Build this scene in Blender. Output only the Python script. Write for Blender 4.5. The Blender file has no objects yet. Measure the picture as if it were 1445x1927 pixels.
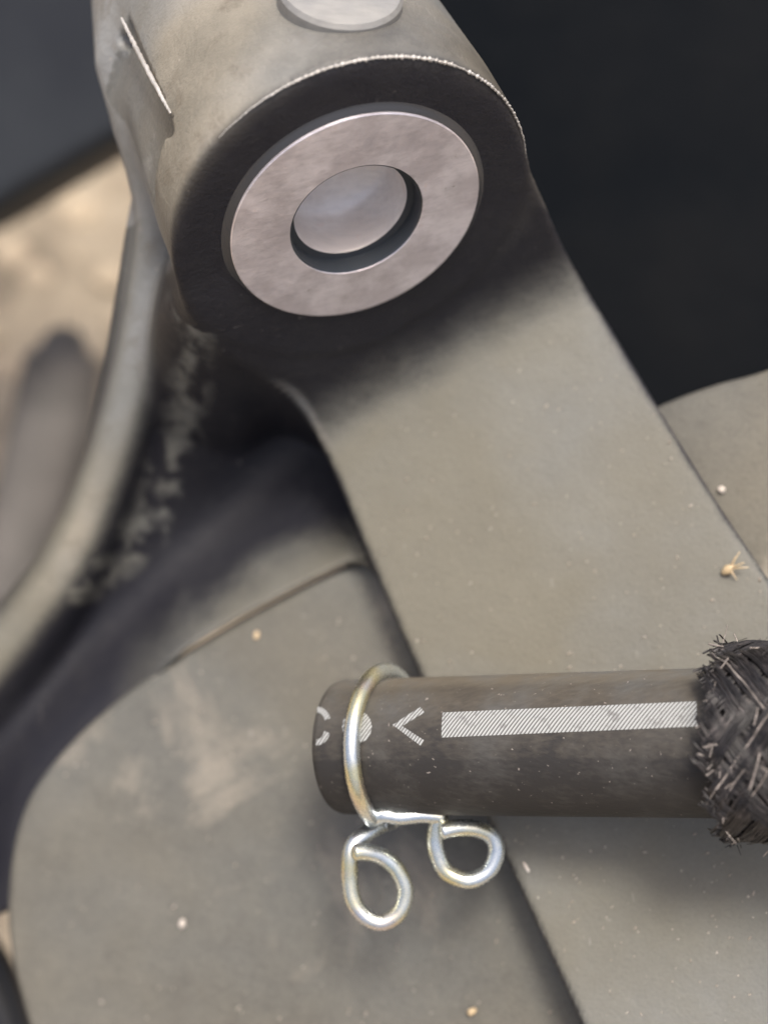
import bpy, bmesh, math, random
import numpy as np
from mathutils import Vector, Matrix

random.seed(7); np.random.seed(7)
S = bpy.context.scene
COL = S.collection

# ------------------------------------------------------------------ frame
# The bracket is laid out in millimetres in its own frame (x right, y up the
# bracket, z out of it); BASIS turns that frame into the world (metres).
D, FPX = 180.0, 2880.0            # viewing distance, focal length (photo px)
CX, CY = 722.5, 963.5
PITCH = math.radians(58)
sp, cp = math.sin(PITCH), math.cos(PITCH)
BASIS = np.array([[1, 0, 0], [0, sp, -cp], [0, cp, sp]])   # columns: right, up, back
CAMPOS = np.array([0.0, 0.0, 0.42])
ORIGIN = CAMPOS - BASIS[:, 2] * D * 0.001

def Wd(p):                        # mm bracket frame -> world metres
    p = np.atleast_2d(np.asarray(p, float))
    return ORIGIN + (p * 0.001) @ BASIS.T

def P(px, py, z=0.0):             # photo pixel at height z (mm)
    k = (D - z) / FPX
    return np.array([(px - CX) * k, -(py - CY) * k, z])

def on_plane(px, py, pl):
    a, b, c = pl
    dx, dy = (px - CX) / FPX, -(py - CY) / FPX
    s = (D - a) / (1 + b * dx + c * dy)
    return np.array([dx * s, dy * s, D - s])

# ------------------------------------------------------------------ camera
cam_d = bpy.data.cameras.new('camera'); cam = bpy.data.objects.new('camera', cam_d); COL.objects.link(cam)
cam_d.sensor_fit = 'VERTICAL'; cam_d.sensor_height = 24.0; cam_d.sensor_width = 18.0
cam_d.lens = 24.0 * FPX / 1927.0
cam_d.clip_start = 0.005; cam_d.clip_end = 800
cam.matrix_world = Matrix(((1, 0, 0, CAMPOS[0]), (0, sp, -cp, CAMPOS[1]), (0, cp, sp, CAMPOS[2]), (0, 0, 0, 1)))
cam_d.dof.use_dof = True
cam_d.dof.focus_distance = 0.167
cam_d.dof.aperture_fstop = cam_d.lens / 4.5
cam_d.dof.aperture_blades = 0
S.camera = cam

# ------------------------------------------------------------------ light
L = np.array([0.10, 0.488, 0.80]); L /= np.linalg.norm(L)
LW = BASIS @ L
world = bpy.data.worlds.new('World'); S.world = world; world.use_nodes = True
wn = world.node_tree; bg = wn.nodes['Background']
sky = wn.nodes.new('ShaderNodeTexSky'); sky.sky_type = 'NISHITA'; sky.sun_disc = False
sky.sun_elevation = math.asin(LW[2]); sky.sun_rotation = math.atan2(LW[0], LW[1])
sky.air_density = 0.8; sky.dust_density = 8.0; sky.ozone_density = 0.3
wn.links.new(sky.outputs[0], bg.inputs[0]); bg.inputs[1].default_value = 0.15
sd = bpy.data.lights.new('sun', 'SUN'); sd.energy = 2.1; sd.angle = math.radians(13); sd.color = (1.0, 0.95, 0.87)
sun = bpy.data.objects.new('sun', sd); COL.objects.link(sun)
sun.rotation_euler = Vector(LW).to_track_quat('Z', 'Y').to_euler(); sun.location = (0, 0.3, 2)
S.view_settings.view_transform = 'Standard'; S.view_settings.look = 'None'
S.view_settings.exposure = 0.52; S.view_settings.gamma = 1.0; S.view_settings.use_curve_mapping = False
S.cycles.max_bounces = 6

# ------------------------------------------------------------------ helpers
def tag(o, label, cat, group=None):
    o['label'] = label; o['category'] = cat
    if group: o['group'] = group
    return o

def thing(name, label, cat, at, group=None):
    o = bpy.data.objects.new(name, None); COL.objects.link(o)
    o.location = Wd(at)[0]; o.empty_display_size = 0.005
    return tag(o, label, cat, group)

def obj(name, verts, faces, m, parent=None, at=None, smooth=True, world=False, sharp=0):
    """verts in the bracket frame (mm) or in world metres"""
    v = np.asarray(verts, float) if world else Wd(verts)
    loc = np.zeros(3)
    if parent is not None:
        o0, pp = parent, None
        loc = root_loc(parent)
    elif at is not None:
        loc = np.asarray(at, float) if world else Wd(at)[0]
    me = bpy.data.meshes.new(name)
    v = v - loc
    me.from_pydata(v.tolist(), [], faces if isinstance(faces, list) else faces.tolist())
    me.update()
    if smooth: me.polygons.foreach_set('use_smooth', [True] * len(me.polygons))
    if m is not None: me.materials.append(m)
    if smooth and sharp: me.set_sharp_from_angle(angle=math.radians(sharp))
    o = bpy.data.objects.new(name, me); COL.objects.link(o)
    if parent is not None: o.parent = parent
    else: o.location = loc
    return o

def root_loc(o):
    while o.parent: o = o.parent
    return np.array(o.location)

def fix_normals(o):
    bm = bmesh.new(); bm.from_mesh(o.data)
    bmesh.ops.recalc_face_normals(bm, faces=bm.faces); bm.to_mesh(o.data); bm.free()
    return o

def catmull(pts, n=8, closed=False):
    pts = np.asarray(pts, float); out = []
    N = len(pts)
    for i in range(N if closed else N - 1):
        g = (lambda k: pts[k % N]) if closed else (lambda k: pts[min(max(k, 0), N - 1)])
        p0, p1, p2, p3 = g(i - 1), g(i), g(i + 1), g(i + 2)
        for t in np.linspace(0, 1, n, endpoint=False):
            out.append(0.5 * ((2 * p1) + (-p0 + p2) * t + (2 * p0 - 5 * p1 + 4 * p2 - p3) * t * t + (-p0 + 3 * p1 - 3 * p2 + p3) * t ** 3))
    if not closed: out.append(pts[-1])
    return np.array(out)

def tube(path, r, sides=16, cap=True):
    """swept round bar with rotation-minimising frames and domed ends; returns verts, faces"""
    path = np.asarray(path, float); n = len(path)
    r = np.full(n, r) if np.isscalar(r) else np.asarray(r, float)
    T = np.gradient(path, axis=0); T /= np.linalg.norm(T, axis=1)[:, None] + 1e-12
    a = np.array([0, 0, 1.0]) if abs(T[0][2]) < 0.9 else np.array([1.0, 0, 0])
    N = np.cross(T[0], a); N /= np.linalg.norm(N)
    rings = []
    for i in range(n):
        N = N - T[i] * np.dot(N, T[i]); N /= np.linalg.norm(N)
        B = np.cross(T[i], N)
        an = np.arange(sides) * 2 * math.pi / sides
        rings.append((path[i], N.copy(), B, r[i], T[i]))
    full = []
    if cap:
        p, N_, B, rr, t = rings[0]
        full += [(p - t * rr * 0.35, N_, B, rr * 0.6), (p - t * rr * 0.15, N_, B, rr * 0.9)]
    full += [(p, N_, B, rr) for p, N_, B, rr, t in rings]
    if cap:
        p, N_, B, rr, t = rings[-1]
        full += [(p + t * rr * 0.15, N_, B, rr * 0.9), (p + t * rr * 0.35, N_, B, rr * 0.6)]
    an = np.arange(sides) * 2 * math.pi / sides
    V = []
    for p, N_, B, rr in full:
        V.append(p + rr * (np.cos(an)[:, None] * N_ + np.sin(an)[:, None] * B))
    V = np.concatenate(V); F = []
    for i in range(len(full) - 1):
        for j in range(sides):
            k = (j + 1) % sides
            F.append((i * sides + j, i * sides + k, (i + 1) * sides + k, (i + 1) * sides + j))
    F.append(tuple(range(sides - 1, -1, -1)))
    F.append(tuple((len(full) - 1) * sides + j for j in range(sides)))
    return V, F

def join(parts):
    V, F, o = [], [], 0
    for v, f in parts:
        V.append(np.asarray(v)); F += [tuple(i + o for i in q) for q in f]; o += len(v)
    return np.concatenate(V), F

def lathe(c, n, prof, seg=96, ref=(0, 1, 0)):
    """profile of (radius, along-axis) round axis n through c; open ended"""
    n = np.asarray(n, float); n /= np.linalg.norm(n)
    u = np.cross(n, ref); u /= np.linalg.norm(u); w = np.cross(n, u)
    an = np.arange(seg) * 2 * math.pi / seg
    ring = np.cos(an)[:, None] * u + np.sin(an)[:, None] * w
    V = np.concatenate([np.asarray(c) + n * t + ring * r for r, t in prof]); F = []
    for i in range(len(prof) - 1):
        for j in range(seg):
            k = (j + 1) % seg
            F.append((i * seg + j, i * seg + k, (i + 1) * seg + k, (i + 1) * seg + j))
    return V, F

def fbm2(x, y, seed, octs=4):
    """cheap smooth value noise, 0..1"""
    rng = np.random.RandomState(seed); tab = rng.rand(256, 256)
    o = np.zeros_like(x); amp, tot, fr = 1.0, 0.0, 1.0
    for _ in range(octs):
        X, Y = x * fr, y * fr
        i, j = np.floor(X).astype(int), np.floor(Y).astype(int); fx, fy = X - i, Y - j
        fx = fx * fx * (3 - 2 * fx); fy = fy * fy * (3 - 2 * fy)
        g = lambda a, b: tab[(i + a) % 256, (j + b) % 256]
        o += amp * ((g(0, 0) * (1 - fx) + g(1, 0) * fx) * (1 - fy) + (g(0, 1) * (1 - fx) + g(1, 1) * fx) * fy)
        tot += amp; amp *= 0.5; fr *= 2.03
    return o / tot

# ------------------------------------------------------------------ materials
class M:
    def __init__(s, name):
        s.m = bpy.data.materials.new(name); s.m.use_nodes = True
        s.t = s.m.node_tree; s.b = s.t.nodes['Principled BSDF']
        s.co = s.n('ShaderNodeTexCoord').outputs['Object']
    def n(s, typ, **kw):
        nd = s.t.nodes.new(typ)
        for k, v in kw.items(): setattr(nd, k, v)
        return nd
    def l(s, a, b): s.t.links.new(a, b)
    def put(s, sock, v):
        if hasattr(v, 'is_linked') or isinstance(v, bpy.types.NodeSocket): s.l(v, sock)
        else: sock.default_value = v
    def noise(s, scale, detail=4, rough=0.55, dist=0.0, vec=None):
        nd = s.n('ShaderNodeTexNoise'); nd.inputs['Scale'].default_value = scale
        nd.inputs['Detail'].default_value = detail; nd.inputs['Roughness'].default_value = rough
        nd.inputs['Distortion'].default_value = dist
        s.l(vec if vec is not None else s.co, nd.inputs['Vector']); return nd.outputs[0]
    def mapr(s, v, a, b, c=0.0, d=1.0):
        nd = s.n('ShaderNodeMapRange'); s.put(nd.inputs[0], v)
        for i, x in enumerate((a, b, c, d)): s.put(nd.inputs[i + 1], x)
        return nd.outputs[0]
    def math(s, op, a, b=0.0):
        nd = s.n('ShaderNodeMath', operation=op); s.put(nd.inputs[0], a); s.put(nd.inputs[1], b); return nd.outputs[0]
    def mix(s, f, a, b):
        nd = s.n('ShaderNodeMix', data_type='RGBA'); s.put(nd.inputs[0], f)
        for i, x in ((6, a), (7, b)): s.put(nd.inputs[i], x if not isinstance(x, tuple) else (*x, 1.0))
        return nd.outputs[2]
    def attr(s, name): return s.n('ShaderNodeAttribute', attribute_name=name).outputs['Fac']
    def scaled(s, sx, sy, sz, rot=(0, 0, 0)):
        nd = s.n('ShaderNodeMapping'); nd.inputs['Scale'].default_value = (sx, sy, sz)
        nd.inputs['Rotation'].default_value = rot; s.l(s.co, nd.inputs['Vector']); return nd.outputs[0]
    def bump(s, h, dist, strength=1.0, prev=None):
        nd = s.n('ShaderNodeBump'); nd.inputs['Strength'].default_value = strength; nd.inputs['Distance'].default_value = dist
        s.l(h, nd.inputs['Height'])
        if prev is not None: s.l(prev, nd.inputs['Normal'])
        return nd.outputs[0]
    def out(s, col=None, rough=0.5, metal=0.0, spec=None, normal=None):
        if col is not None: s.put(s.b.inputs['Base Color'], col if not isinstance(col, tuple) else (*col, 1.0))
        s.put(s.b.inputs['Roughness'], rough); s.put(s.b.inputs['Metallic'], metal)
        if spec is not None: s.b.inputs['Specular IOR Level'].default_value = spec
        if normal is not None: s.l(normal, s.b.inputs['Normal'])
        return s.m

def coated(name, paint, tan, grey, amount=None, specks=True, smudge=False):
    """black paint under a film of dust; dust amount from the 'dust' attribute or a constant"""
    k = M(name)
    base = k.attr('dust') if amount is None else amount
    n1 = k.noise(70, 5, 0.6); n2 = k.noise(420, 6, 0.65); n3 = k.noise(2200, 3, 0.6); n4 = k.noise(26, 3, 0.5)
    brk = k.math('ADD', k.mapr(n1, 0.3, 0.7, -0.12, 0.12), k.mapr(n2, 0.3, 0.7, -0.13, 0.13))
    brk = k.math('ADD', brk, k.mapr(n3, 0.3, 0.7, -0.10, 0.10))
    w = k.math('SUBTRACT', 1.0, k.math('ABSOLUTE', k.math('SUBTRACT', k.math('MULTIPLY', base, 2.0), 1.0))) if amount is None else 1.0
    f = k.math('ADD', base, k.math('MULTIPLY', brk, k.mapr(w, 0, 1, 0.12, 1.0)))
    f = k.mapr(f, 0.0, 1.0)
    dust = k.mix(k.mapr(n4, 0.38, 0.62), tan, grey)
    dust = k.mix(k.mapr(n2, 0.35, 0.75, 0.0, 0.35), dust, tuple(min(1, c * 0.55) for c in tan))
    col = k.mix(f, paint, dust)
    if smudge:
        sm = k.noise(34, 6, 0.62, 0.5)
        col = k.mix(k.mapr(sm, 0.56, 0.68, 0, 0.55), col, (0.33, 0.295, 0.24))
        col = k.mix(k.mapr(k.noise(48, 5, 0.6, 0.8, k.scaled(1.0, 0.4, 1.0, (0, 0, 0.5))), 0.60, 0.72, 0, 0.5), col, (0.085, 0.073, 0.06))
    else:
        lit_sand = k.attr('lit_sand')  # pale dust; also paints sky sheen and lit edges into the colour
        col = k.mix(k.math('MULTIPLY', lit_sand, k.mapr(n1, 0.36, 0.62, 0.35, 1.0)), col, k.mix(k.mapr(n4, 0.42, 0.58), (0.32, 0.29, 0.235), (0.275, 0.285, 0.29)))
        col = k.mix(k.math('MULTIPLY', lit_sand, k.mapr(k.noise(130, 6, 0.7, 0.6), 0.52, 0.66, 0, 0.75)), col, (0.12, 0.10, 0.075))
    for sc_, ro in (((1.0, 0.035, 1.0), 0.65), ((0.03, 1.0, 1.0), 0.3)):
        scr = k.noise(900, 2, 0.5, 0.1, k.scaled(*sc_, (0, 0, ro)))
        col = k.mix(k.math('MULTIPLY', k.mapr(scr, 0.70, 0.74, 0, 0.35), k.mapr(k.noise(40, 3), 0.5, 0.62)), col, (0.30, 0.285, 0.26))
    if specks:
        vo = k.n('ShaderNodeTexVoronoi'); vo.inputs['Scale'].default_value = 480; k.l(k.co, vo.inputs['Vector'])
        sz = k.noise(90, 2)
        sp_ = k.math('LESS_THAN', vo.outputs['Distance'], k.mapr(sz, 0.5, 0.8, 0.0, 0.16))
        col = k.mix(k.math('MULTIPLY', sp_, k.mapr(f, 0.2, 0.7, 0.1, 0.55)), col, (0.50, 0.44, 0.37))
    h = k.math('ADD', k.math('MULTIPLY', n3, 0.5), n2)
    nrm = k.bump(h, 0.00026, 0.75)
    nrm = k.bump(k.noise(5200, 2, 0.5), 0.00006, 0.5, nrm)
    rough = k.mapr(f, 0, 1, 0.54, 0.80)
    if not smudge: rough = k.mapr(lit_sand, 0, 0.12, rough, 0.36)
    return k.out(col, rough, 0.0, 0.32, nrm)

MAT = {}
MAT['casting'] = coated('dusty_black_casting', (0.0130, 0.0132, 0.0185), (0.184, 0.174, 0.137), (0.205, 0.209, 0.194))
MAT['guard'] = coated('dusty_black_guard', (0.03, 0.028, 0.026), (0.180, 0.168, 0.135), (0.163, 0.164, 0.150), 0.66, smudge=True)

def steel(name, c1, c2, rough, metal=0.85):
    k = M(name)
    a = k.noise(160, 4, 0.6); st = k.noise(900, 3, 0.6, 0.3, k.scaled(0.25, 1.6, 1.6, (0.3, 0.2, 0.7)))
    b = k.noise(420, 5, 0.6)
    col = k.mix(k.mapr(a, 0.4, 0.6), c1, c2)
    col = k.mix(k.mapr(st, 0.45, 0.75, 0, 0.35), col, tuple(x * 0.6 for x in c1))
    col = k.mix(k.mapr(b, 0.66, 0.74, 0, 0.5), col, (0.75, 0.62, 0.58))
    col = k.mix(k.mapr(b, 0.30, 0.24, 0, 0.45), col, (0.16, 0.12, 0.09))
    n = k.bump(st, 0.00008, 0.5)
    return k.out(col, k.mapr(b, 0.3, 0.7, rough - 0.08, rough + 0.12), metal, 0.5, n)
MAT['ring'] = steel('machined_steel', (0.66, 0.61, 0.64), (0.86, 0.81, 0.85), 0.38, 0.7)
MAT['bore'] = steel('worn_bore_steel', (0.84, 0.81, 0.79), (0.74, 0.69, 0.66), 0.45, 0.2)
MAT['collar'] = M('satin_black_collar').out((0.040, 0.041, 0.045), 0.27, 0.0, 0.5)
MAT['gasket'] = M('dark_blued_edge').out((0.035, 0.042, 0.052), 0.38, 0.3)
MAT['edge_glint'] = steel('bright_edge_glint', (0.42, 0.40, 0.37), (0.60, 0.58, 0.55), 0.42, 0.35)  # pale steel colour paints glints along lit edges
MAT['cap'] = steel('dull_grey_cap', (0.25, 0.25, 0.245), (0.30, 0.295, 0.28), 0.5, 0.3)

k = M('zinc_wire')
a = k.noise(130, 2, 0.5); b = k.noise(90, 2, 0.5, 0.6); c = k.noise(1500, 4, 0.6)
col = k.mix(k.mapr(a, 0.45, 0.6), (0.68, 0.73, 0.74), (0.76, 0.71, 0.46))
col = k.mix(k.mapr(b, 0.55, 0.68, 0, 0.75), col, (0.66, 0.52, 0.57))
col = k.mix(k.mapr(b, 0.36, 0.26, 0, 0.6), col, (0.52, 0.68, 0.68))
MAT['zinc'] = k.out(col, k.mapr(c, 0.3, 0.7, 0.2, 0.34), 0.92, 0.5, k.bump(c, 0.00003, 0.18))

def rubber():
    k = M('dusty_black_rubber')
    d1 = k.noise(1200, 3, 0.6, 0.2, k.scaled(0.35, 1.6, 1.6, (0.0, 0.6, 0.75)))
    n1 = k.noise(110, 5, 0.6); n2 = k.noise(600, 5, 0.65); top = k.attr('dust')
    f = k.math('ADD', top, k.math('ADD', k.mapr(n1, 0.3, 0.7, -0.2, 0.2), k.mapr(d1, 0.35, 0.7, -0.07, 0.08)))
    f = k.mapr(f, 0.0, 1.0)
    col = k.mix(f, (0.022, 0.0205, 0.0195), k.mix(k.mapr(n1, 0.4, 0.6), (0.165, 0.142, 0.105), (0.13, 0.127, 0.115)))
    sp_ = k.math('MULTIPLY', k.mapr(k.noise(1700, 2, 0.5), 0.70, 0.76), 0.5)
    col = k.mix(sp_, col, (0.42, 0.37, 0.33))
    nrm = k.bump(k.math('ADD', d1, n2), 0.00012, 0.5)
    return k.out(col, 0.62, 0.0, 0.4, nrm)
MAT['rubber'] = rubber()

k = M('white_hatched_print')
wv = k.n('ShaderNodeTexWave', wave_type='BANDS', bands_direction='X'); wv.inputs['Scale'].default_value = 395
uvn = k.n('ShaderNodeUVMap').outputs[0]; k.l(uvn, wv.inputs['Vector'])
wv.inputs['Scale'].default_value = 0.5; wv.inputs['Distortion'].default_value = 0.25; wv.inputs['Detail'].default_value = 1.0
ln = k.mapr(wv.outputs['Fac'], 0.25, 0.5)
wear = k.mapr(k.noise(900, 4, 0.6), 0.30, 0.45, 0.45, 1.0)
MAT['print'] = k.out(k.mix(k.math('MULTIPLY', ln, wear), (0.095, 0.093, 0.09), (0.36, 0.375, 0.37)), 0.6, 0.0, 0.3)

def yarn(name, c, hi):
    k = M(name); n = k.noise(900, 3, 0.6)
    return k.out(k.mix(k.mapr(n, 0.45, 0.7), c, hi), 0.4, 0.0, 0.5)
MAT['yarn'] = yarn('black_braid', (0.012, 0.011, 0.0115), (0.034, 0.03, 0.03))
MAT['yarn2'] = yarn('dusty_braid', (0.024, 0.021, 0.021), (0.085, 0.074, 0.07))
MAT['lint'] = yarn('pale_fibre', (0.16, 0.14, 0.125), (0.36, 0.32, 0.29))
MAT['lining'] = M('braid_lining').out((0.012, 0.011, 0.012), 0.8)

k = M('dry_earth')
a = k.noise(7, 5, 0.6); b = k.noise(26, 4, 0.6); c = k.noise(260, 4, 0.6)
col = k.mix(k.mapr(a, 0.35, 0.65), (0.37, 0.31, 0.23), (0.27, 0.228, 0.17))
col = k.mix(k.mapr(b, 0.5, 0.7, 0, 0.7), col, (0.50, 0.43, 0.33))
col = k.mix(k.mapr(b, 0.48, 0.36, 0, 0.8), col, (0.15, 0.125, 0.095))
MAT['earth'] = k.out(col, 0.95, 0.0, 0.2, k.bump(k.math('ADD', b, c), 0.008, 0.7))
k = M('pale_stone'); MAT['stone'] = k.out(k.mix(k.mapr(k.noise(60), 0.35, 0.65), (0.46, 0.38, 0.27), (0.33, 0.27, 0.20)), 0.9, 0, 0.3)
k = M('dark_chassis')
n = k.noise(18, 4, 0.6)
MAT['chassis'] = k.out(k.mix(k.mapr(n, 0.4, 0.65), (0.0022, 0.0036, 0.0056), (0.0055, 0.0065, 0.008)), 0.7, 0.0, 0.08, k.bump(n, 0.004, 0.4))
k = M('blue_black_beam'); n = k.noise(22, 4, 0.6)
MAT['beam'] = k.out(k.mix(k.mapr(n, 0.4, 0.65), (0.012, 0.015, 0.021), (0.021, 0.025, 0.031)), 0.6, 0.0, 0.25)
k = M('shadow_grey_bar'); n = k.noise(60, 4, 0.6)
MAT['bar'] = k.out(k.mix(k.mapr(n, 0.4, 0.6), (0.105, 0.098, 0.09), (0.135, 0.125, 0.115)), 0.8)  # grey of the ground shadow put into the bar's colour
MAT['pipe'] = M('dull_black_pipe').out((0.010, 0.0105, 0.012), 0.8, 0, 0.06)
MAT['black'] = M('black_hose').out((0.012, 0.012, 0.013), 0.35)
MAT['straw'] = yarn('straw_seed', (0.52, 0.40, 0.24), (0.66, 0.54, 0.38))
MAT['chip'] = yarn('pale_chip', (0.58, 0.52, 0.46), (0.68, 0.64, 0.58))
MAT['grit'] = yarn('grit', (0.24, 0.20, 0.16), (0.42, 0.39, 0.35))

# ------------------------------------------------------------------ ground
gx = np.concatenate([[-300, -60, -12, -3], np.linspace(-0.8, 0.8, 121), [3, 12, 60, 300]])
gy = gx + 0.1
X, Y = np.meshgrid(gx, gy, indexing='ij')
near = np.clip(1.6 - np.hypot(X, Y), 0, 1)
Z = near * (fbm2(X * 9 + 40, Y * 9 + 40, 3) - 0.5) * 0.03
nxg, nyg = X.shape
V = np.stack([X, Y, Z], -1).reshape(-1, 3)
F = [(i * nyg + j, (i + 1) * nyg + j, (i + 1) * nyg + j + 1, i * nyg + j + 1) for i in range(nxg - 1) for j in range(nyg - 1)]
g = obj('ground', V, F, MAT['earth'], world=True); g['kind'] = 'structure'

def ico(seed, squash=(1, 1, 1), sub=1, rough=0.25):
    bm = bmesh.new(); bmesh.ops.create_icosphere(bm, subdivisions=sub, radius=1)
    rng = np.random.RandomState(seed)
    v = np.array([x.co[:] for x in bm.verts]) * (1 + (rng.rand(len(bm.verts), 1) - 0.5) * 2 * rough) * np.array(squash)
    f = [tuple(x.index for x in q.verts) for q in bm.faces]; bm.free(); return v, f
parts = []
for i in range(420):
    x, y = random.uniform(-0.4, 0.35), random.uniform(-0.1, 0.6)
    r = random.choice([0.002, 0.003, 0.004, 0.005, 0.008])
    v, f = ico(i, (1, random.uniform(.6, 1), .6), 1)
    h = np.interp(0, [0], [0]) + (fbm2(np.array([x * 9 + 40.]), np.array([y * 9 + 40.]), 3)[0] - 0.5) * 0.03
    parts.append((v * r + np.array([x, y, h + r * 0.25]), f))
for i, (a, b, r) in enumerate([(212, 525, .006), (8, 880, .009), (4, 700, .008), (150, 400, .007), (25, 480, .006), (230, 610, .005), (8, 1010, .007), (70, 520, .005)]):
    dw = BASIS @ np.array([(a - CX) / FPX, -(b - CY) / FPX, -1.0]); hit = CAMPOS - dw * (CAMPOS[2] - 0.004) / dw[2]
    v, f = ico(900 + i, (1.2, 1, .6), 2, 0.12); parts.append((v * r + hit, f))
v, f = join(parts); o = obj('gravel', v, f, MAT['stone'], world=True); o['kind'] = 'stuff'

# ------------------------------------------------------------------ dark things behind
def slab(name, px, z0, thick, m, parent=None, edge=3.0, n=6, tilt=(0, 0)):
    """a plate whose outline is given where it stands (mm behind the bracket plane), with rolled edges"""
    pl = (z0, tilt[0], tilt[1])
    out = catmull([on_plane(a, b, pl) for a, b in px], n, True)
    return plate_mesh(name, out, pl, thick, m, parent, edge)

def plate_mesh(name, out, pl, thick, m, parent, edge, grid=None):
    nz = np.array([-pl[1], -pl[2], 1.0]); nz /= np.linalg.norm(nz)
    t = np.roll(out, -1, 0) - np.roll(out, 1, 0); t /= np.linalg.norm(t, axis=1)[:, None]
    inn = np.cross(nz, t)
    area = np.sum(out[:, 0] * np.roll(out[:, 1], -1) - np.roll(out[:, 0], -1) * out[:, 1])
    if area < 0: inn = -inn
    prof = [(edge, 0.0)] + [(edge - edge * math.sin(a), -edge + edge * math.cos(a)) for a in np.linspace(0.25, math.pi / 2, 5)] + [(0, -thick), (edge, -thick - 0.3)]
    rings = [out + inn * d + nz * h for d, h in prof]; N = len(out)
    V = np.concatenate(rings); F = []
    for i in range(len(prof) - 1):
        for j in range(N):
            q = (j + 1) % N
            F.append((i * N + j, i * N + q, (i + 1) * N + q, (i + 1) * N + j))
    F.append(tuple(range(N))); F.append(tuple((len(prof) - 1) * N + j for j in range(N)))
    o = obj(name, V, F, m, parent)
    bm = bmesh.new(); bm.from_mesh(o.data)
    bmesh.ops.triangulate(bm, faces=[f for f in bm.faces if len(f.verts) > 4])
    bmesh.ops.recalc_face_normals(bm, faces=bm.faces)
    bm.to_mesh(o.data); bm.free()
    return o

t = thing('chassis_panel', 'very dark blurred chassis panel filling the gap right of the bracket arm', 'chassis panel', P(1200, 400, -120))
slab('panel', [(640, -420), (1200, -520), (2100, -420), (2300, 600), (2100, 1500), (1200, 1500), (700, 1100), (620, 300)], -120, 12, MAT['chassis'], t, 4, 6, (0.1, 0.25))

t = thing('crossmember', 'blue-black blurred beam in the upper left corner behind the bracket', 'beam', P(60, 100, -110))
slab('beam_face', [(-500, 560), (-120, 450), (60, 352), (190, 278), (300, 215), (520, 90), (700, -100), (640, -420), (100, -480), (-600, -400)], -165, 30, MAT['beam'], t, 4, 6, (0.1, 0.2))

t = thing('shadow_bar', 'added grey round-ended bar standing in for an oval shadow on sunlit dirt left of the rib', 'bar', P(90, 900, -235))  # bar added in place of the dark oval shadow on the dirt
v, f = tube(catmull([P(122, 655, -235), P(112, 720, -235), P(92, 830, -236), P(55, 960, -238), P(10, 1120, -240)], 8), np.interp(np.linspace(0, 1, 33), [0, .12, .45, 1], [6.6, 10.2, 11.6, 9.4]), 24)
obj('shadow_bar_body', v, f, MAT['bar'], t)
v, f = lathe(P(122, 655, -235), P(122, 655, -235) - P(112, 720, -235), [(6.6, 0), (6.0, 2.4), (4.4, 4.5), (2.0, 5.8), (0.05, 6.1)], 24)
obj('shadow_bar_tip', v, f, MAT['bar'], t)

t = thing('black_pipe', 'glossy black blurred pipe at the bottom left corner past the guard', 'pipe', P(0, 1880, -70))
v, f = tube(catmull([P(-170, 1640, -70), P(-60, 1770, -70), P(0, 1880, -70), P(36, 2010, -70), P(40, 2150, -70)], 8), 4.2, 20)
obj('pipe_body', v, f, MAT['black'], t)

# ------------------------------------------------------------------ the cast bracket
ARM = (-15.3, 0.25, -0.15)
GUARD = (-23.7, 0.27, -0.12)
nB = np.array([0.332, -0.766, 0.551]); nB /= np.linalg.norm(nB)
FC = P(672, 416, 9.0) - 1.0 * nB                         # centre of the boss face
RB = 20.9

h = 0.5
lo = np.array([-66., -80., -66.]); hi = np.array([62., 76., 36.])
dims = ((hi - lo) / h).astype(int) + 1
ax = [(lo[i] + h * np.arange(dims[i])).astype(np.float32) for i in range(3)]
GX, GY = np.meshgrid(ax[0], ax[1], indexing='ij')
gz = ax[2][None, None, :]
X3, Y3 = GX[:, :, None], GY[:, :, None]

def polysdf(poly):
    p = np.asarray(poly)[:, :2]; d = np.full(GX.shape, 1e9); s = np.ones(GX.shape)
    n = len(p)
    for i in range(n):
        a, b = p[i], p[i - 1]
        ex, ey = b - a; wx, wy = GX - a[0], GY - a[1]
        q = np.clip((wx * ex + wy * ey) / (ex * ex + ey * ey + 1e-9), 0, 1)
        d = np.minimum(d, (wx - ex * q) ** 2 + (wy - ey * q) ** 2)
        c1, c2, c3 = GY >= a[1], GY < b[1], ex * wy > ey * wx
        s = np.where((c1 & c2 & c3) | (~c1 & ~c2 & ~c3), -s, s)
    return (s * np.sqrt(d)).astype(np.float32)

def smin(a, b, k):
    q = np.clip(0.5 + 0.5 * (b - a) / k, 0, 1); return b * (1 - q) + a * q - k * q * (1 - q)
def smax(a, b, k): return -smin(-a, -b, k)

# boss
def axial(c, n):
    t = (X3 - c[0]) * n[0] + (Y3 - c[1]) * n[1] + (gz - c[2]) * n[2]
    r2 = (X3 - c[0]) ** 2 + (Y3 - c[1]) ** 2 + (gz - c[2]) ** 2 - t * t
    return t.astype(np.float32), np.sqrt(np.maximum(r2, 0)).astype(np.float32)
tB, rB = axial(FC, nB)
boss = smax(rB - (RB - 0.055 * np.maximum(-tB - 8, 0)), tB, 1.0)
boss = np.maximum(boss, -tB - 62)
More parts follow.
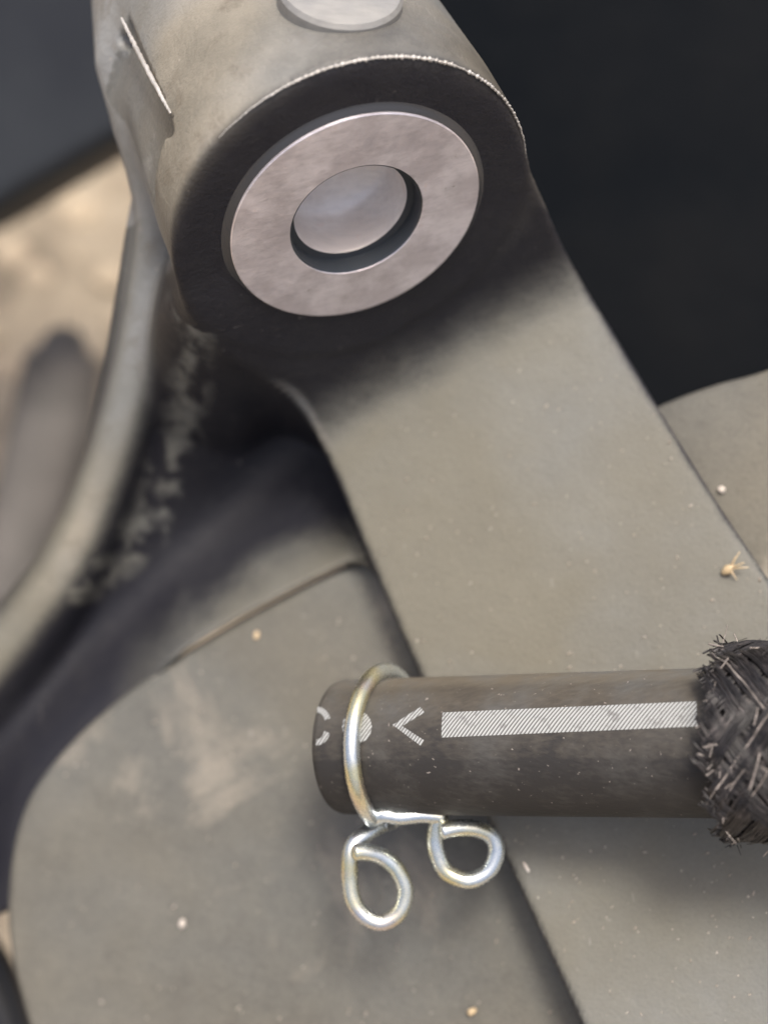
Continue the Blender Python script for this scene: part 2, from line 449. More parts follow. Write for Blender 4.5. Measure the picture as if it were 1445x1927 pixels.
# arm
FACE = (FC[2] + (nB[0] * FC[0] + nB[1] * FC[1]) / nB[2], -nB[0] / nB[2], -nB[1] / nB[2])
arm_px = [(572, 775), (640, 915), (690, 1040), (790, 1272), (945, 1600), (1095, 1930), (1240, 2260),
          (1830, 2260), (1560, 1270), (1445, 1085), (1352, 945), (1240, 765), (1112, 555)]
face_px = [(1052, 440), (1003, 325), (950, 222), (870, 168), (760, 142), (640, 152), (520, 212), (412, 312), (350, 415), (330, 500), (352, 580), (432, 662), (505, 715)]
arm_out = catmull([on_plane(a, b, ARM) for a, b in arm_px] + [on_plane(a, b, FACE) for a, b in face_px], 3, True)
d2 = polysdf(arm_out)
zA = ARM[0] + ARM[1] * GX + ARM[2] * GY
zS = smax(FACE[0] + FACE[1] * GX + FACE[2] * GY, zA, 8.0); cA = 0.96 - 0.25 * np.clip((zS - zA) / 2, 0, 1)
q1 = (gz - zS[:, :, None]) * cA[:, :, None]
slabd = np.maximum(q1, (-gz + zS[:, :, None] - 6.5) * cA[:, :, None])
arm = smax(d2[:, :, None], slabd, 1.1)
body = smin(boss, arm, 1.0)
# web in the pocket
rib_pts = [(318, 260, -7, 2.4), (296, 400, -9, 2.1), (286, 500, -12, 2.1), (256, 690, -19, 2.6), (206, 880, -26, 3.3), (118, 1085, -33, 4.4), (-40, 1290, -41, 6.0), (-260, 1540, -50, 8.0)]
gp = [(1700, 600), (1445, 692), (1340, 722), (1240, 760), (1090, 832), (960, 900), (820, 970), (690, 1040), (545, 1112), (400, 1192), (250, 1290), (140, 1385), (62, 1480), (25, 1570),
      (10, 1680), (14, 1790), (40, 1900), (80, 2020), (150, 2200), (700, 2260), (1300, 2260), (1800, 2250), (1850, 1400)]
guard_out = catmull([on_plane(a, b, GUARD) for a, b in gp], 6, True)
Q = polysdf(guard_out)
zG = GUARD[0] + GUARD[1] * GX + GUARD[2] * GY
ledge = np.clip(Q, -2, 60)
H = zG - 1.0 - 9.0 * (1 - np.exp(-np.maximum(ledge, 0) / 9.0)) + np.minimum(ledge, 0)
nb_ = P(352, 520, -12)
rpc = catmull([P(*a[:3]) for a in rib_pts], 36)
dm = np.full(GX.shape, 1e6); rz = np.zeros(GX.shape)
for q in rpc:
    dd = (GX - q[0]) ** 2 + (GY - q[1]) ** 2; m_ = dd < dm; dm = np.where(m_, dd, dm); rz = np.where(m_, q[2], rz)
dm = np.sqrt(dm)
H = smax(H, rz - 1.5 - np.where(dm < 4, dm * 0.35, 1.4 + (dm - 4) * 0.85), 5.0)
for _ in range(10):
    H = (np.roll(H, 2, 0) + np.roll(H, -2, 0) + np.roll(H, 2, 1) + np.roll(H, -2, 1) + H) / 5
zF = FACE[0] + FACE[1] * np.clip(GX, P(345, 0, 4)[0], None) + FACE[2] * GY
tq = np.clip((GX - P(420, 660, 0)[0]) / 8.0, 0, 1); dF = np.maximum(d2, 0)
F2 = np.minimum(zF, 5.0) - 1.6 - (1.15 + 7.0 * tq) * dF - 30 * np.clip((P(0, 800, -10)[1] - GY) / 10, 0, 1)
xr = np.interp(GY, rpc[::-1, 1], rpc[::-1, 0]); F2 = F2 - 3.5 * np.maximum(xr + 3.5 - GX, 0) - 1.2 * np.maximum(GY - P(0, 480, 5)[1], 0)
for _ in range(6):
    F2 = (np.roll(F2, 2, 0) + np.roll(F2, -2, 0) + np.roll(F2, 2, 1) + np.roll(F2, -2, 1) + F2) / 5
H = smax(H, F2, 7.0)
wl = np.clip((GX - P(215, 1300, -26)[0]) / 10.0, 0, 1); wl = wl * wl * (3 - 2 * wl)
H = H + wl * 4.6 * np.exp(-np.abs(Q) / 5.0)
pock_px = [(300, 380), (700, 480), (735, 1050), (700, 1110), (440, 1280), (290, 1400), (160, 1540), (90, 1690), (-60, 1760), (-400, 1760), (-60, 1240), (60, 1080), (155, 860), (225, 640)]
pd = polysdf([P(a, b, -30) for a, b in pock_px])
web = smax(np.maximum((gz - H[:, :, None]) * 0.8, (H[:, :, None] - 5 - gz) * 0.8), np.maximum(pd, -Q - 3.0 * (1 - wl))[:, :, None], 0.8)
body = smin(body, web, 5.0)
del web, slabd, q1, arm
# rib: chain of tapering capsules
rp = catmull([[*P(*a[:3]), a[3]] for a in rib_pts], 2)
nr = int((12 - lo[0]) / h); Xr, Yr = X3[:nr], Y3[:nr]; rib = np.full((nr, dims[1], dims[2]), 1e3, np.float32)
for a, b in zip(rp[:-1], rp[1:]):
    pa, pb = a[:3], b[:3]; d_ = pb - pa
    q = np.clip(((Xr - pa[0]) * d_[0] + (Yr - pa[1]) * d_[1] + (gz - pa[2]) * d_[2]) / np.dot(d_, d_), 0, 1)
    c = np.sqrt((Xr - pa[0] - d_[0] * q) ** 2 + (Yr - pa[1] - d_[1] * q) ** 2 + (gz - pa[2] - d_[2] * q) ** 2) - (a[3] + (b[3] - a[3]) * q)
    rib = np.minimum(rib, c)
body[:nr] = smin(body[:nr], rib, 4.5)
del c, q, rib
lug = [P(245, -120, -10), P(236, 120, -6), P(262, 235, -6), P(295, 330, -8)]
nr = int((0 - lo[0]) / h); Xr, Yr = X3[:nr], Y3[:nr]; lg = np.full((nr, dims[1], dims[2]), 1e3, np.float32)
for (pa, ra), (pb, rb2) in zip(zip(lug[:-1], (3.6, 3.3, 2.8)), zip(lug[1:], (3.3, 2.8, 2.2))):
    d_ = pb - pa
    q = np.clip(((Xr - pa[0]) * d_[0] + (Yr - pa[1]) * d_[1] + (gz - pa[2]) * d_[2]) / np.dot(d_, d_), 0, 1)
    lg = np.minimum(lg, np.sqrt((Xr - pa[0] - d_[0] * q) ** 2 + (Yr - pa[1] - d_[1] * q) ** 2 + (gz - pa[2] - d_[2] * q) ** 2) - (ra + (rb2 - ra) * q))
body[:nr] = smin(body[:nr], lg, 4.0)
del lg
# slot in the left flank of the boss
sa, sb = P(228, 70, 2), P(312, 262, 4)
sv = sb - sa; sl = np.linalg.norm(sv); sv /= sl
sx = np.cross(sv, [0, 0, 1.0]); sx /= np.linalg.norm(sx); sn = np.cross(sx, sv)
def ray_cyl(px, py, c, n, R):
    o = np.array([0, 0, D]); d_ = P(px, py, 0) - o; d_ /= np.linalg.norm(d_)
    oc = o - c; dn, on = d_ @ n, oc @ n
    A_ = 1 - dn * dn; B_ = oc @ d_ - on * dn; C_ = oc @ oc - on * on - R * R
    q = B_ * B_ - A_ * C_
    return o + d_ * ((-B_ - math.sqrt(max(q, 0))) / A_)
sa = ray_cyl(222, 62, FC, nB, RB - 0.4); sb = ray_cyl(308, 250, FC, nB, RB)
mid = (sa + sb) / 2; sv = (sb - sa); sl = np.linalg.norm(sv); sv /= sl
rad = (mid - FC) - nB * ((mid - FC) @ nB); rad /= np.linalg.norm(rad)
rad -= sv * (rad @ sv); rad /= np.linalg.norm(rad); sx = np.cross(sv, rad)
if sx[0] < 0: sx = -sx
u_ = np.abs((X3 - mid[0]) * sv[0] + (Y3 - mid[1]) * sv[1] + (gz - mid[2]) * sv[2]) - (sl / 2 + 0.4)
v_ = np.abs((X3 - mid[0]) * sx[0] + (Y3 - mid[1]) * sx[1] + (gz - mid[2]) * sx[2] + 3.4) - 5.2
w_ = np.abs((X3 - mid[0]) * rad[0] + (Y3 - mid[1]) * rad[1] + (gz - mid[2]) * rad[2] - 2.6) - 4.2
body = smax(body, -np.maximum(np.maximum(u_, v_), w_).astype(np.float32), 0.5)
for c_, a_, b_ in ((sa - sv * 0.3 - sx * 1.2, 0.9, 1.5), (sb + sv * 0.2 + sx * 0.9, 0.9, 1.7)):
    uu = (X3 - c_[0]) * sv[0] + (Y3 - c_[1]) * sv[1] + (gz - c_[2]) * sv[2]
    vv = (X3 - c_[0]) * sx[0] + (Y3 - c_[1]) * sx[1] + (gz - c_[2]) * sx[2]
    ww = (X3 - c_[0]) * rad[0] + (Y3 - c_[1]) * rad[1] + (gz - c_[2]) * rad[2] + 1.2
    body = smax(body, -((np.sqrt((uu / b_) ** 2 + (vv / a_) ** 2 + (ww / 2.0) ** 2) - 1) * 0.9).astype(np.float32), 0.3)
del u_, v_, w_, uu, vv, ww
# bore through the boss
body = np.maximum(body, -np.maximum(rB - 9.6, -tB - 40))

def surface_nets(f, org, h):
    s = f < 0
    c = s[:-1, :-1, :-1].astype(np.int8)
    tot = np.zeros(c.shape, np.int8)
    offs = [(i, j, k) for i in (0, 1) for j in (0, 1) for k in (0, 1)]
    n = [d - 1 for d in f.shape]
    for i, j, k in offs: tot += s[i:i + n[0], j:j + n[1], k:k + n[2]]
    act = (tot > 0) & (tot < 8)
    idx = np.full(act.shape, -1, np.int32); I, J, K = np.nonzero(act); idx[I, J, K] = np.arange(len(I))
    val = {o: f[I + o[0], J + o[1], K + o[2]] for o in offs}
    acc = np.zeros((len(I), 3)); cnt = np.zeros(len(I))
    for a in offs:
        for axn in range(3):
            if a[axn] == 0:
                b = list(a); b[axn] = 1; b = tuple(b)
                fa, fb = val[a], val[b]; m = (fa < 0) != (fb < 0)
                t_ = np.where(m, fa / np.where(m, fa - fb, 1), 0)
                p = np.array(a, float)[None, :].repeat(len(I), 0); p[:, axn] = t_
                acc += p * m[:, None]; cnt += m
    V = (np.stack([I, J, K], 1) + acc / cnt[:, None]) * h + org
    Fs = []
    for axn in range(3):
        sl0 = [slice(1, -1)] * 3; sl1 = [slice(1, -1)] * 3
        sl0[axn] = slice(0, -1); sl1[axn] = slice(1, None)
        A, B = s[tuple(sl0)], s[tuple(sl1)]
        for flip in (False, True):
            m = (A & ~B) if not flip else (~A & B)
            q = np.array(np.nonzero(m)).T + np.array([0 if i == axn else 1 for i in range(3)])
            o1, o2 = [(1, 2), (2, 0), (0, 1)][axn]
            def at(d1, d2):
                r = q.copy(); r[:, o1] -= d1; r[:, o2] -= d2; return idx[r[:, 0], r[:, 1], r[:, 2]]
            quad = np.stack([at(1, 1), at(0, 1), at(0, 0), at(1, 0)], 1)
            Fs.append(quad[:, ::-1] if flip else quad)
    return V, np.concatenate(Fs)
bv, bf = surface_nets(body, lo, h)
del body, boss, tB, rB

brk = thing('cast_bracket', 'black cast suspension bracket with round boss, steel bush and broad dusty arm', 'bracket', FC)
bodyo = obj('casting', bv, bf, MAT['casting'], brk)

# dust film on the casting; its extent also paints lit and shaded areas
x, y, z = bv.T
def sstep(a, b, v): q = np.clip((v - a) / (b - a), 0, 1); return q * q * (3 - 2 * q)
tb = (bv - FC) @ nB; rr = np.linalg.norm((bv - FC) - tb[:, None] * nB, axis=1)
wob = fbm2(x / 6 + 50, y / 6 + 50, 5) - 0.5
inarm = np.zeros(len(x))
ii = np.clip(((x - lo[0]) / h).astype(int), 0, dims[0] - 1); jj = np.clip(((y - lo[1]) / h).astype(int), 0, dims[1] - 1)
d2v = d2[ii, jj]; Qv = Q[ii, jj]
tarm = z - zS[ii, jj]
crease = (FACE[0] - ARM[0] + (FACE[1] - ARM[1]) * x + (FACE[2] - ARM[2]) * y) / 1.5                     # + towards the boss face
dust = np.full(len(x), 0.012)
arm_m = sstep(1.2, -0.2, np.abs(tarm) - 0.9) * np.where(x + 0.6 * y > 5, sstep(-0.3, -1.5, d2v + wob), sstep(0.6, -0.6, d2v)) * sstep(6.5, -4.5, crease + wob * 2.5)  # dust held back at crease and right rim paints face and contact shade
dust = np.maximum(dust, arm_m * 0.80)
flank = sstep(0.3, -1.4, tb) * sstep(RB - 3.5, RB - 1.2, rr + np.maximum(-tb - 8, 0) * 0.055) * np.where(y > 36, 1.0, sstep(3.5, 1.5, rr - RB)) * sstep(27, 35, y + wob * 6)
flank_x = sstep(2, -16, x); dust = np.maximum(dust, flank * (0.38 + 0.34 * flank_x))
rib_poly = catmull([P(*a[:3]) for a in rib_pts], 24)
dr = np.min(np.linalg.norm(bv[:, None, :2] - rib_poly[None, ::2, :2], axis=2), axis=1)
dust = np.maximum(dust, 0.92 * sstep(5.4, 0.8, dr + np.clip(x - np.interp(y, rib_poly[::-1, 1], rib_poly[::-1, 0]), -2, 4) * 0.30) * sstep(2, -4, d2v * -1) * (d2v > 1))  # pale band paints the lit side of the rib, inner side left dark
dust = np.maximum(dust, 0.74 * sstep(8.5, 0.0, Qv + wob * 5) * (d2v > 0.8) * sstep(-40, -22, x))
smear = catmull([P(372, 600, -8), P(378, 660, -10), P(345, 790, -22), P(310, 870, -26), P(290, 960, -30), P(235, 1040, -33), P(150, 1110, -36)], 16)
ds = np.min(np.linalg.norm(bv[:, None, :2] - smear[None, ::2, :2], axis=2), axis=1)
sm = sstep(4.2, 0.0, ds) * sstep(0.34, 0.78, fbm2(x / 1.7 + 20, y / 1.7 + 30, 9, 6)) * (z < 2)
dust = np.maximum(dust, sm * 0.85)
edge = sstep(0.9, 0.2, np.abs(d2v + 0.2)) * sstep(-6, -2, tarm) * sstep(7, 10, y) * sstep(17, 13, y) * sstep(-2, -6, x)
dust = np.maximum(dust, edge * 0.6)
lu, lv, lw = (bv - mid) @ sv, (bv - mid) @ sx, (bv - mid) @ rad
slotm = (np.abs(lu) < sl / 2 + 0.9) * (lv < 2.1) * (lv > -9) * sstep(-0.4, -1.1, lw) * sstep(-6, -5, lw)
flank = flank * (1 - 0.75 * slotm); dust = np.where(slotm > 0.3, 0.62, dust)
lip = (np.abs(lu) < sl / 2 + 0.4) * sstep(1.1, 0.2, np.abs(lv - 2.2)) * sstep(-1.6, -0.6, lw) * (lw < 2)  # step edge lightened as a painted lit line
flank = np.maximum(flank, lip * 1.25)
flank = np.maximum(flank, 0.8 * sstep(2.6, 0.5, dr) * (d2v > 1) * (y < 40) * sstep(-22, 0, y))  # lightens the painted lit band of the rib further
at_ = bodyo.data.attributes.new('lit_sand', 'FLOAT', 'POINT'); at_.data.foreach_set('value', np.clip(np.maximum(flank * (0.36 + 0.42 * flank_x), edge * 0.9), 0, 1).astype(np.float32))
at_ = bodyo.data.attributes.new('dust', 'FLOAT', 'POINT'); at_.data.foreach_set('value', np.clip(dust, 0, 1).astype(np.float32))  # dust film together with the painted lit and shaded areas

# bush: flange ring standing proud of the boss, dark step, bore
RR = 14.6
ringc = FC + nB * 0.0
v, f = lathe(FC, nB, [(7.8, -2.0), (7.8, 0.92), (7.86, 1.0), (RR - 0.12, 1.0), (RR, 0.9), (RR, 0.5)], 128)
ring = fix_normals(obj('bush_flange', v, f, MAT['ring'], brk, sharp=24))
v, f = lathe(FC, nB, [(7.79, 0.94), (7.6, 0.8), (7.45, -1.0), (6.7, -1.22)], 96)
fix_normals(obj('bush_seal', v, f, MAT['gasket'], brk, sharp=24))
v, f = lathe(FC, nB, [(7.0, -1.22), (6.85, -1.3), (6.8, -1.6), (6.75, -3), (6.7, -5), (6.6, -6.5)] + [(6.6 * math.cos(a), -6.5 - 2.5 * math.sin(a)) for a in np.linspace(0.2, 1.56, 8)], 96)
fix_normals(obj('bush_sleeve', v, f, MAT['bore'], brk))
v, f = lathe(FC, nB, [(RR - 0.1, 0.75), (RR + 0.15, 0.68), (RR + 0.4, 0.45), (RR + 0.9, 0.2), (RR + 1.5, 0.06), (RR + 2.0, -0.2)], 128)
fix_normals(obj('bush_collar', v, f, MAT['collar'], brk))
cc = ray_cyl(641, -10, FC, nB, RB); radn = (cc - FC) - nB * ((cc - FC) @ nB); radn /= np.linalg.norm(radn)
v, f = lathe(cc, radn, [(6.7, -2.0), (6.65, 0.25), (6.3, 0.75), (5.6, 0.85), (0.05, 0.95)], 64, ref=tuple(nB))
fix_normals(obj('end_cap', v, f, MAT['cap'], brk, sharp=24))
# beaded casting seam along the boss rim; pale steel paints its sun sparkle
u0 = np.cross(nB, [0, 0, 1.0]); u0 /= np.linalg.norm(u0); w0 = np.cross(nB, u0)
def rim(an, r, t): return FC + nB * t + r * (math.cos(an) * u0 + math.sin(an) * w0)
a_top = math.atan2((P(700, 103, 13) - FC) @ w0, (P(700, 103, 13) - FC) @ u0)
bead_path, bead_r = [], []
for i, an in enumerate(np.linspace(a_top - 1.15, a_top + 1.15, 420)):
    bead_path.append(rim(an, RB - 0.14 + random.uniform(-.06, .06), -0.12 + random.uniform(-.04, .04)))
    bead_r.append(0.02 + 0.05 * min(1, (1.15 - abs(an - a_top)) / 0.35) + 0.19 * random.choice([0.2, 0.6, 1.0, 1.3]) * abs(math.sin(i * 0.55 + random.uniform(-.4, .4))) * math.exp(-((an - a_top) / 0.75) ** 2))
v, f = tube(bead_path, np.array(bead_r), 8)
obj('casting_seam', v, f, MAT['edge_glint'], brk)

e0, e1 = ray_cyl(229, 34, FC, nB, RB - 0.25), ray_cyl(322, 214, FC, nB, RB - 0.15)  # bright tube added for the lit line along the step edge
ep = [e0 + (e1 - e0) * q + rad * (0.35 * math.sin(math.pi * q) * 0.3) + np.array([random.uniform(-.05, .05), random.uniform(-.05, .05), 0]) for q in np.linspace(0, 1, 60)]
v, f = tube(ep, np.array([0.16 + 0.14 * math.sin(math.pi * q) * random.uniform(.6, 1.1) for q in np.linspace(0, 1, 60)]), 8)
obj('lit_edge_line', v, f, MAT['edge_glint'], brk)

# ------------------------------------------------------------------ guard plate
gd = thing('splash_guard', 'dusty grey-brown guard plate with rounded left edge under the bracket arm', 'guard plate', on_plane(700, 1500, GUARD))
plate_mesh('guard_plate', guard_out, GUARD, 3.0, MAT['guard'], gd, 1.6)

# ------------------------------------------------------------------ hose
H0, H1 = P(642, 1405, -4.0), P(1290, 1398, 14.0)
hx = H1 - H0; HL = np.linalg.norm(hx); hx /= HL
hf = np.array([0, 0, 1.0]) - hx * hx[2]; hf /= np.linalg.norm(hf); hu = np.cross(hf, hx); hu *= np.sign(hu[1])
RH = 8.0
def hp(s, th, r): return H0 + hx * s + r * (math.cos(th) * hf + math.sin(th) * hu)
hose = thing('rubber_hose', 'black rubber hose with white hatched stripe and arrow print across the arm', 'hose', H0)
prof = [(5.2, 30.0), (5.2, 0.4), (5.6, 0.0), (7.3, 0.0), (7.8, 0.25), (8.0, 0.9)] + [(8.0, s) for s in np.linspace(2, 72, 60)]
seg = 128
V = np.array([hp(s, j * 2 * math.pi / seg, r) for r, s in prof for j in range(seg)])
F = [(i * seg + j, i * seg + (j + 1) % seg, (i + 1) * seg + (j + 1) % seg, (i + 1) * seg + j) for i in range(len(prof) - 1) for j in range(seg)]
# the clamp bites slightly into the rubber
SC = None
o = fix_normals(obj('tube', V, F, MAT['rubber'], hose))
th = np.array([j * 2 * math.pi / seg for r, s in prof for j in range(seg)])
sx_ = np.array([s for r, s in prof for j in range(seg)])
du = 0.04 + 0.40 * sstep(0.3, 0.95, np.sin(th)) + 0.4 * sstep(0.86, 1.0, np.sin(th)) + 0.16 * np.exp(-((th - 0.3) / 0.6) ** 2) - 0.14 * sstep(-0.1, -0.9, np.sin(th))
at_ = o.data.attributes.new('dust', 'FLOAT', 'POINT'); at_.data.foreach_set('value', np.clip(du, 0, 1).astype(np.float32))

def hose_uv(px, py):
    p = ray_cyl(px, py, H0, hx, RH); q = p - H0; s = q @ hx; q = q - hx * s
    return s, math.atan2(q @ hu, q @ hf)

def printed(name, quads):
    """quads of photo-pixel corners laid on the hose surface as thin printed film"""
    V, F, UV = [], [], []
    for c in quads:
        sc = [hose_uv(*p) for p in c]
        n = max(2, int(abs(sc[1][0] - sc[0][0]) / 1.2) + 1); m = 5
        base = len(V)
        for i in range(n + 1):
            for j in range(m + 1):
                a, b = i / n, j / m
                s = (sc[0][0] * (1 - a) + sc[1][0] * a) * (1 - b) + (sc[3][0] * (1 - a) + sc[2][0] * a) * b
                t_ = (sc[0][1] * (1 - a) + sc[1][1] * a) * (1 - b) + (sc[3][1] * (1 - a) + sc[2][1] * a) * b
                V.append(hp(s, t_, RH + 0.03)); UV.append(s - t_ * RH * 0.72)
        for i in range(n):
            for j in range(m):
                F.append((base + i * (m + 1) + j, base + (i + 1) * (m + 1) + j, base + (i + 1) * (m + 1) + j + 1, base + i * (m + 1) + j + 1))
    o = fix_normals(obj(name, V, F, MAT['print'], hose))
    uv = o.data.uv_layers.new(name='UVMap')
    for lp in o.data.loops: uv.data[lp.index].uv = (UV[lp.vertex_index] * 1.38, 0)
    return o
printed('printed_stripe', [((833, 1341), (1310, 1320), (1312, 1367), (831, 1388))])
printed('printed_arrow', [((791, 1331), (799, 1341), (750, 1371), (739, 1365)), ((738, 1363), (750, 1362), (798, 1393), (791, 1403))])
def arc(cx, cy, rx, ry, a0, a1, w, n=7):
    q = []; an = np.radians(np.linspace(a0, a1, n + 1))
    pt = lambda a, r: (cx + (rx + r) * math.cos(a), cy - (ry + r) * math.sin(a))
    for a, b in zip(an[:-1], an[1:]): q.append((pt(a, w), pt(b, w), pt(b, -w), pt(a, -w)))
    return q
printed('printed_letter', arc(599, 1364, 19, 28, 95, 22, 5.5) + arc(597, 1368, 20, 29, -20, -95, 5.5))
printed('printed_dot', [q for q in arc(672, 1368, 14, 17, 0, 360, 14, 14)])

# ------------------------------------------------------------------ spring clamp
RW = 0.98
sc = hose_uv(728, 1405)[0]
s_front = hose_uv(668, 1420)[0]
cl = thing('spring_clamp', 'bright zinc wire spring clamp round the hose end with two eyelets below', 'clamp', hp(s_front, 0, RH))
def ringpt(deg, r=RH + RW - 0.12): return hp(s_front + 0.006 * (deg - 0) * 0.5, math.radians(deg), r)
left = [(715, 1552, -1.5), (690, 1568, -0.4), (668, 1586, 0.4), (659, 1610, 0.8), (658, 1655, 0.6), (666, 1698, 0.6), (690, 1727, 0.6), (721, 1736, 0.6), (752, 1716, 0.6), (763, 1677, 0.6), (748, 1638, 0.8), (720, 1613, 1.2), (690, 1604, 1.9), (668, 1604, 2.4)]
right = [(832, 1537, 2.6), (822, 1556, 2.2), (819, 1592, 1.8), (834, 1634, 1.6), (860, 1652, 1.6), (888, 1656, 1.6), (920, 1638, 1.6), (934, 1602, 1.6), (924, 1574, 1.8), (896, 1560, 2.4), (862, 1558, 3.0), (832, 1564, 3.6)]
back = [ringpt(d) for d in range(-62, 258, 8)]
fr = [P(722, 1533, 2.9), P(752, 1537, 2.8), P(795, 1533, 2.7), P(832, 1537, 2.6)]
band = catmull(np.array(fr[::-1] + back + [P(735, 1546, -4.6), P(715, 1552, -1.5)]), 5)
v, f = tube(band, RW, 20); obj('band', v, f, MAT['zinc'], cl)
v, f = tube(catmull([P(*a) for a in left], 8), RW, 20); obj('eyelet', v, f, MAT['zinc'], cl)
v, f = tube(catmull([P(*a) for a in right], 8), RW, 20); obj('eyelet', v, f, MAT['zinc'], cl)

# ------------------------------------------------------------------ braided sleeve
S0 = hose_uv(1338, 1400)[0]
br = thing('braided_sleeve', 'frayed black woven sleeve over the right end of the hose', 'sleeve', hp(S0, 0, 8))
LEN, NC, RS = 26.0, 14, 10.3
def sleeve_r(s): return RS + 0.2 * math.exp(-((s - 1.0) / 2.5) ** 2)
prof = [(9.4, S0 + 0.6)] + [(sleeve_r(s) - 0.55, S0 + 0.8 + s) for s in np.linspace(0, LEN, 16)]
seg = 64
V = np.array([hp(s, j * 2 * math.pi / seg, r) for r, s in prof for j in range(seg)])
F = [(i * seg + j, i * seg + (j + 1) % seg, (i + 1) * seg + (j + 1) % seg, (i + 1) * seg + j) for i in range(len(prof) - 1) for j in range(seg)]
fix_normals(obj('lining', V, F, MAT['lining'], br))
PITCHL = 2 * math.pi * RS / math.tan(math.radians(52))      # axial advance per turn
rng = random.Random(5)
for dirn in (1, -1):
    for c in range(NC):
        fil = []
        start = rng.uniform(-0.8, 0.5)
        th0 = c * 2 * math.pi / NC
        for q in range(12):
            off = (q - 5.5) * 0.205
            jit = rng.uniform(-0.05, 0.07); path = []; st = start + rng.uniform(-0.8, 0.4); ph = rng.uniform(0, 6)
            for s in np.arange(st, LEN, 0.55):
                th_ = th0 + dirn * 2 * math.pi * s / PITCHL
                # over two, under two
                kk = (dirn * (s * 2 * math.pi / PITCHL) * 2) * NC / (2 * math.pi)
                wv_ = math.sin(math.pi * (kk * dirn) / 2 + (math.pi / 2) * (c * dirn) + (0 if dirn > 0 else math.pi))
                wv_ = max(-1, min(1, wv_ * 1.8))
                r = sleeve_r(s) + 0.24 * wv_ + jit + 0.05 * math.sin(s * 1.7 + ph)
                if s < 1.0: r += rng.uniform(-.2, .35) * (1.0 - s) * 0.6
                path.append(hp(S0 + s + off * 0.62, th_ - dirn * off * 0.78 / RS + 0.01 * math.sin(s * 2.3 + ph), r))
            fil.append(tube(path, 0.115, 5))
        v, f = join(fil)
        o = obj('braid_yarn', v, f, MAT['yarn'], br); o.data.materials.append(MAT['yarn2']); o.data.materials.append(MAT['lint'])
        mi = []
        for vv, ff in fil: mi += [rng.choices([0, 1, 2], [0.82, 0.16, 0.02])[0]] * len(ff)
        o.data.polygons.foreach_set('material_index', mi)
def fuzz(name, n, smin_, smax_, ln, rad_, m, out_):
    P_ = []
    for _ in range(n):
        s = rng.uniform(smin_, smax_); a = rng.uniform(-2.0, 2.0); l = rng.uniform(*ln)
        dv = rng.gauss(0, 1); p0 = hp(S0 + s, a, sleeve_r(max(s, 0)) + rng.uniform(-0.1, 0.35))
        axd = hx * rng.uniform(-1, 0.4) * out_ + (math.cos(a) * hf + math.sin(a) * hu) * rng.uniform(0.0, 0.55) * out_ + (-math.sin(a) * hf + math.cos(a) * hu) * rng.gauss(0, 0.8)
        if out_ < 0.6: axd = hx * rng.uniform(-1, 1) + (-math.sin(a) * hf + math.cos(a) * hu) * rng.choice([-1, 1]) * rng.uniform(.4, 1.2) + (math.cos(a) * hf + math.sin(a) * hu) * rng.uniform(0, 0.25)
        axd /= np.linalg.norm(axd)
        bend = np.array([rng.gauss(0, 1) for _ in range(3)]) * 0.18 * l
        pts = [p0, p0 + axd * l * 0.5 + bend * 0.4, p0 + axd * l + bend]
        P_.append(tube(catmull(pts, 4), rad_ * rng.uniform(.7, 1.3), 4))
    v, f = join(P_); o = obj(name, v, f, m, br); o['kind'] = 'stuff'
fuzz('frayed_fibre', 70, -0.1, 0.8, (0.5, 1.3), 0.07, MAT['yarn'], 1.0)
fuzz('pale_fibre', 22, -0.1, 1.4, (0.7, 2.0), 0.075, MAT['lint'], 1.0)
fuzz('surface_fuzz', 110, 0.5, 14, (0.6, 2.2), 0.035, MAT['yarn2'], 0.3)
fuzz('surface_lint', 22, 0.3, 12, (1.4, 3.6), 0.08, MAT['lint'], 0.3)

# ------------------------------------------------------------------ debris
p0 = on_plane(1360, 1079, ARM)
nA = np.array([-ARM[1], -ARM[2], 1.0]); nA /= np.linalg.norm(nA)
sd_ = thing('grass_seed', 'tiny straw-coloured seed husk with spread bristles on the arm above the sleeve', 'seed', p0)
v, f = tube([p0 + nA * 0.3, on_plane(1370, 1073, ARM) + nA * 0.8, on_plane(1380, 1066, ARM) + nA * 1.1], np.array([0.34, 0.62, 0.25]), 10)
obj('husk', v, f, MAT['straw'], sd_)
for (a, b, hgt) in ((1392, 1042, 2.2), (1384, 1050, 1.6), (1408, 1070, 1.4), (1400, 1062, 2.0), (1386, 1092, 0.5)):
    v, f = tube([on_plane(1372, 1072, ARM) + nA * 0.9, on_plane((1372 + a) / 2, (1072 + b) / 2, ARM) + nA * (0.9 + hgt) / 2 + nA * 0.15, on_plane(a, b, ARM) + nA * hgt], np.array([0.14, 0.10, 0.05]), 6)
    obj('bristle', v, f, MAT['straw'], sd_)

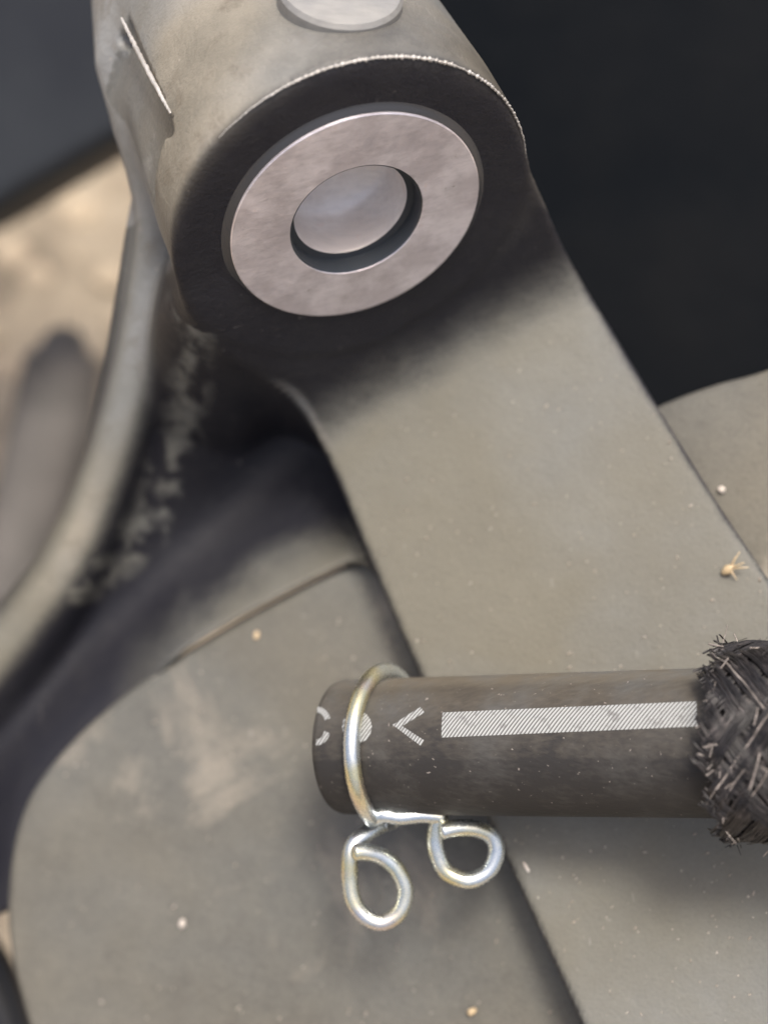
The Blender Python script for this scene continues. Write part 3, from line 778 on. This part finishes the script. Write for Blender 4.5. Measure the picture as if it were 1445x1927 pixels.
def crumb(name, label, cat, px, py, pl, size, m, seed, rot=0.0):
    p = on_plane(px, py, pl); n_ = np.array([-pl[1], -pl[2], 1.0]); n_ /= np.linalg.norm(n_)
    v, f = ico(seed, size, 2, 0.14)
    c_, s_ = math.cos(rot), math.sin(rot)
    ux = np.array([c_, s_, 0.0]); ux -= n_ * (ux @ n_); ux /= np.linalg.norm(ux); uy = np.cross(n_, ux)
    w = p + n_ * size[2] * 0.8 + v[:, :1] * ux + v[:, 1:2] * uy + v[:, 2:] * n_
    return tag(obj(name, w, f, m, None, at=p), label, cat)
crumb('paint_chip', 'thin white sliver lying on the arm right of the smaller eyelet', 'chip', 990, 1632, ARM, (0.75, 0.20, 0.14), MAT['chip'], 3, -1.0)
crumb('pale_crumb', 'pale upright crumb on the guard left of the larger eyelet', 'crumb', 345, 1738, GUARD, (0.62, 0.42, 0.4), MAT['chip'], 4, 1.4)
crumb('tan_crumb', 'tan crumb on the guard at the bottom, below the eyelets', 'crumb', 889, 1902, GUARD, (0.7, 0.45, 0.65), MAT['straw'], 5, 0.6)
crumb('pink_crumb', 'small pinkish crumb on the guard just below its top edge', 'crumb', 484, 1196, GUARD, (0.60, 0.34, 0.3), MAT['straw'], 6, 1.3)
crumb('glint_bead', 'round white bead painting a specular glint at the right edge of the arm', 'bead', 1357, 922, GUARD, (0.48, 0.45, 0.42), MAT['chip'], 8, 0)  # pale bead placed for a specular dot

def grit(name, pl, n, poly, seed):
    r_ = random.Random(seed); P_ = []
    nn = np.array([-pl[1], -pl[2], 1.0]); nn /= np.linalg.norm(nn)
    poly = np.array(poly, float)
    def inside(x_, y_):
        c_ = False
        for i in range(len(poly)):
            (x1, y1), (x2, y2) = poly[i], poly[i - 1]
            if (y1 > y_) != (y2 > y_) and x_ < (x2 - x1) * (y_ - y1) / (y2 - y1) + x1: c_ = not c_
        return c_
    while len(P_) < n:
        a, b = r_.uniform(0, 1500), r_.uniform(500, 1980)
        if not inside(a, b): continue
        p = on_plane(a, b, pl); s = r_.choice([.05, .06, .07, .08, .10, .13]); 
        v, f = ico(r_.randrange(9999), (r_.uniform(1, 3.4), 1, .7), 1)
        an = r_.gauss(0.85, 0.6); c_, s_ = math.cos(an), math.sin(an)
        v = v @ np.array([[c_, s_, 0], [-s_, c_, 0], [0, 0, 1]])
        P_.append((p + v * s + nn * s * 0.4, f))
    v, f = join(P_); o = obj(name, v, f, MAT['grit']); o['kind'] = 'stuff'
grit('arm_grit', ARM, 330, [(620, 800), (1010, 560), (1230, 770), (1440, 1100), (1480, 1950), (1110, 1930), (800, 1260)], 1)
grit('guard_grit', GUARD, 170, [(690, 1060), (420, 1210), (100, 1460), (40, 1700), (90, 1960), (1080, 1960), (780, 1280)], 2)
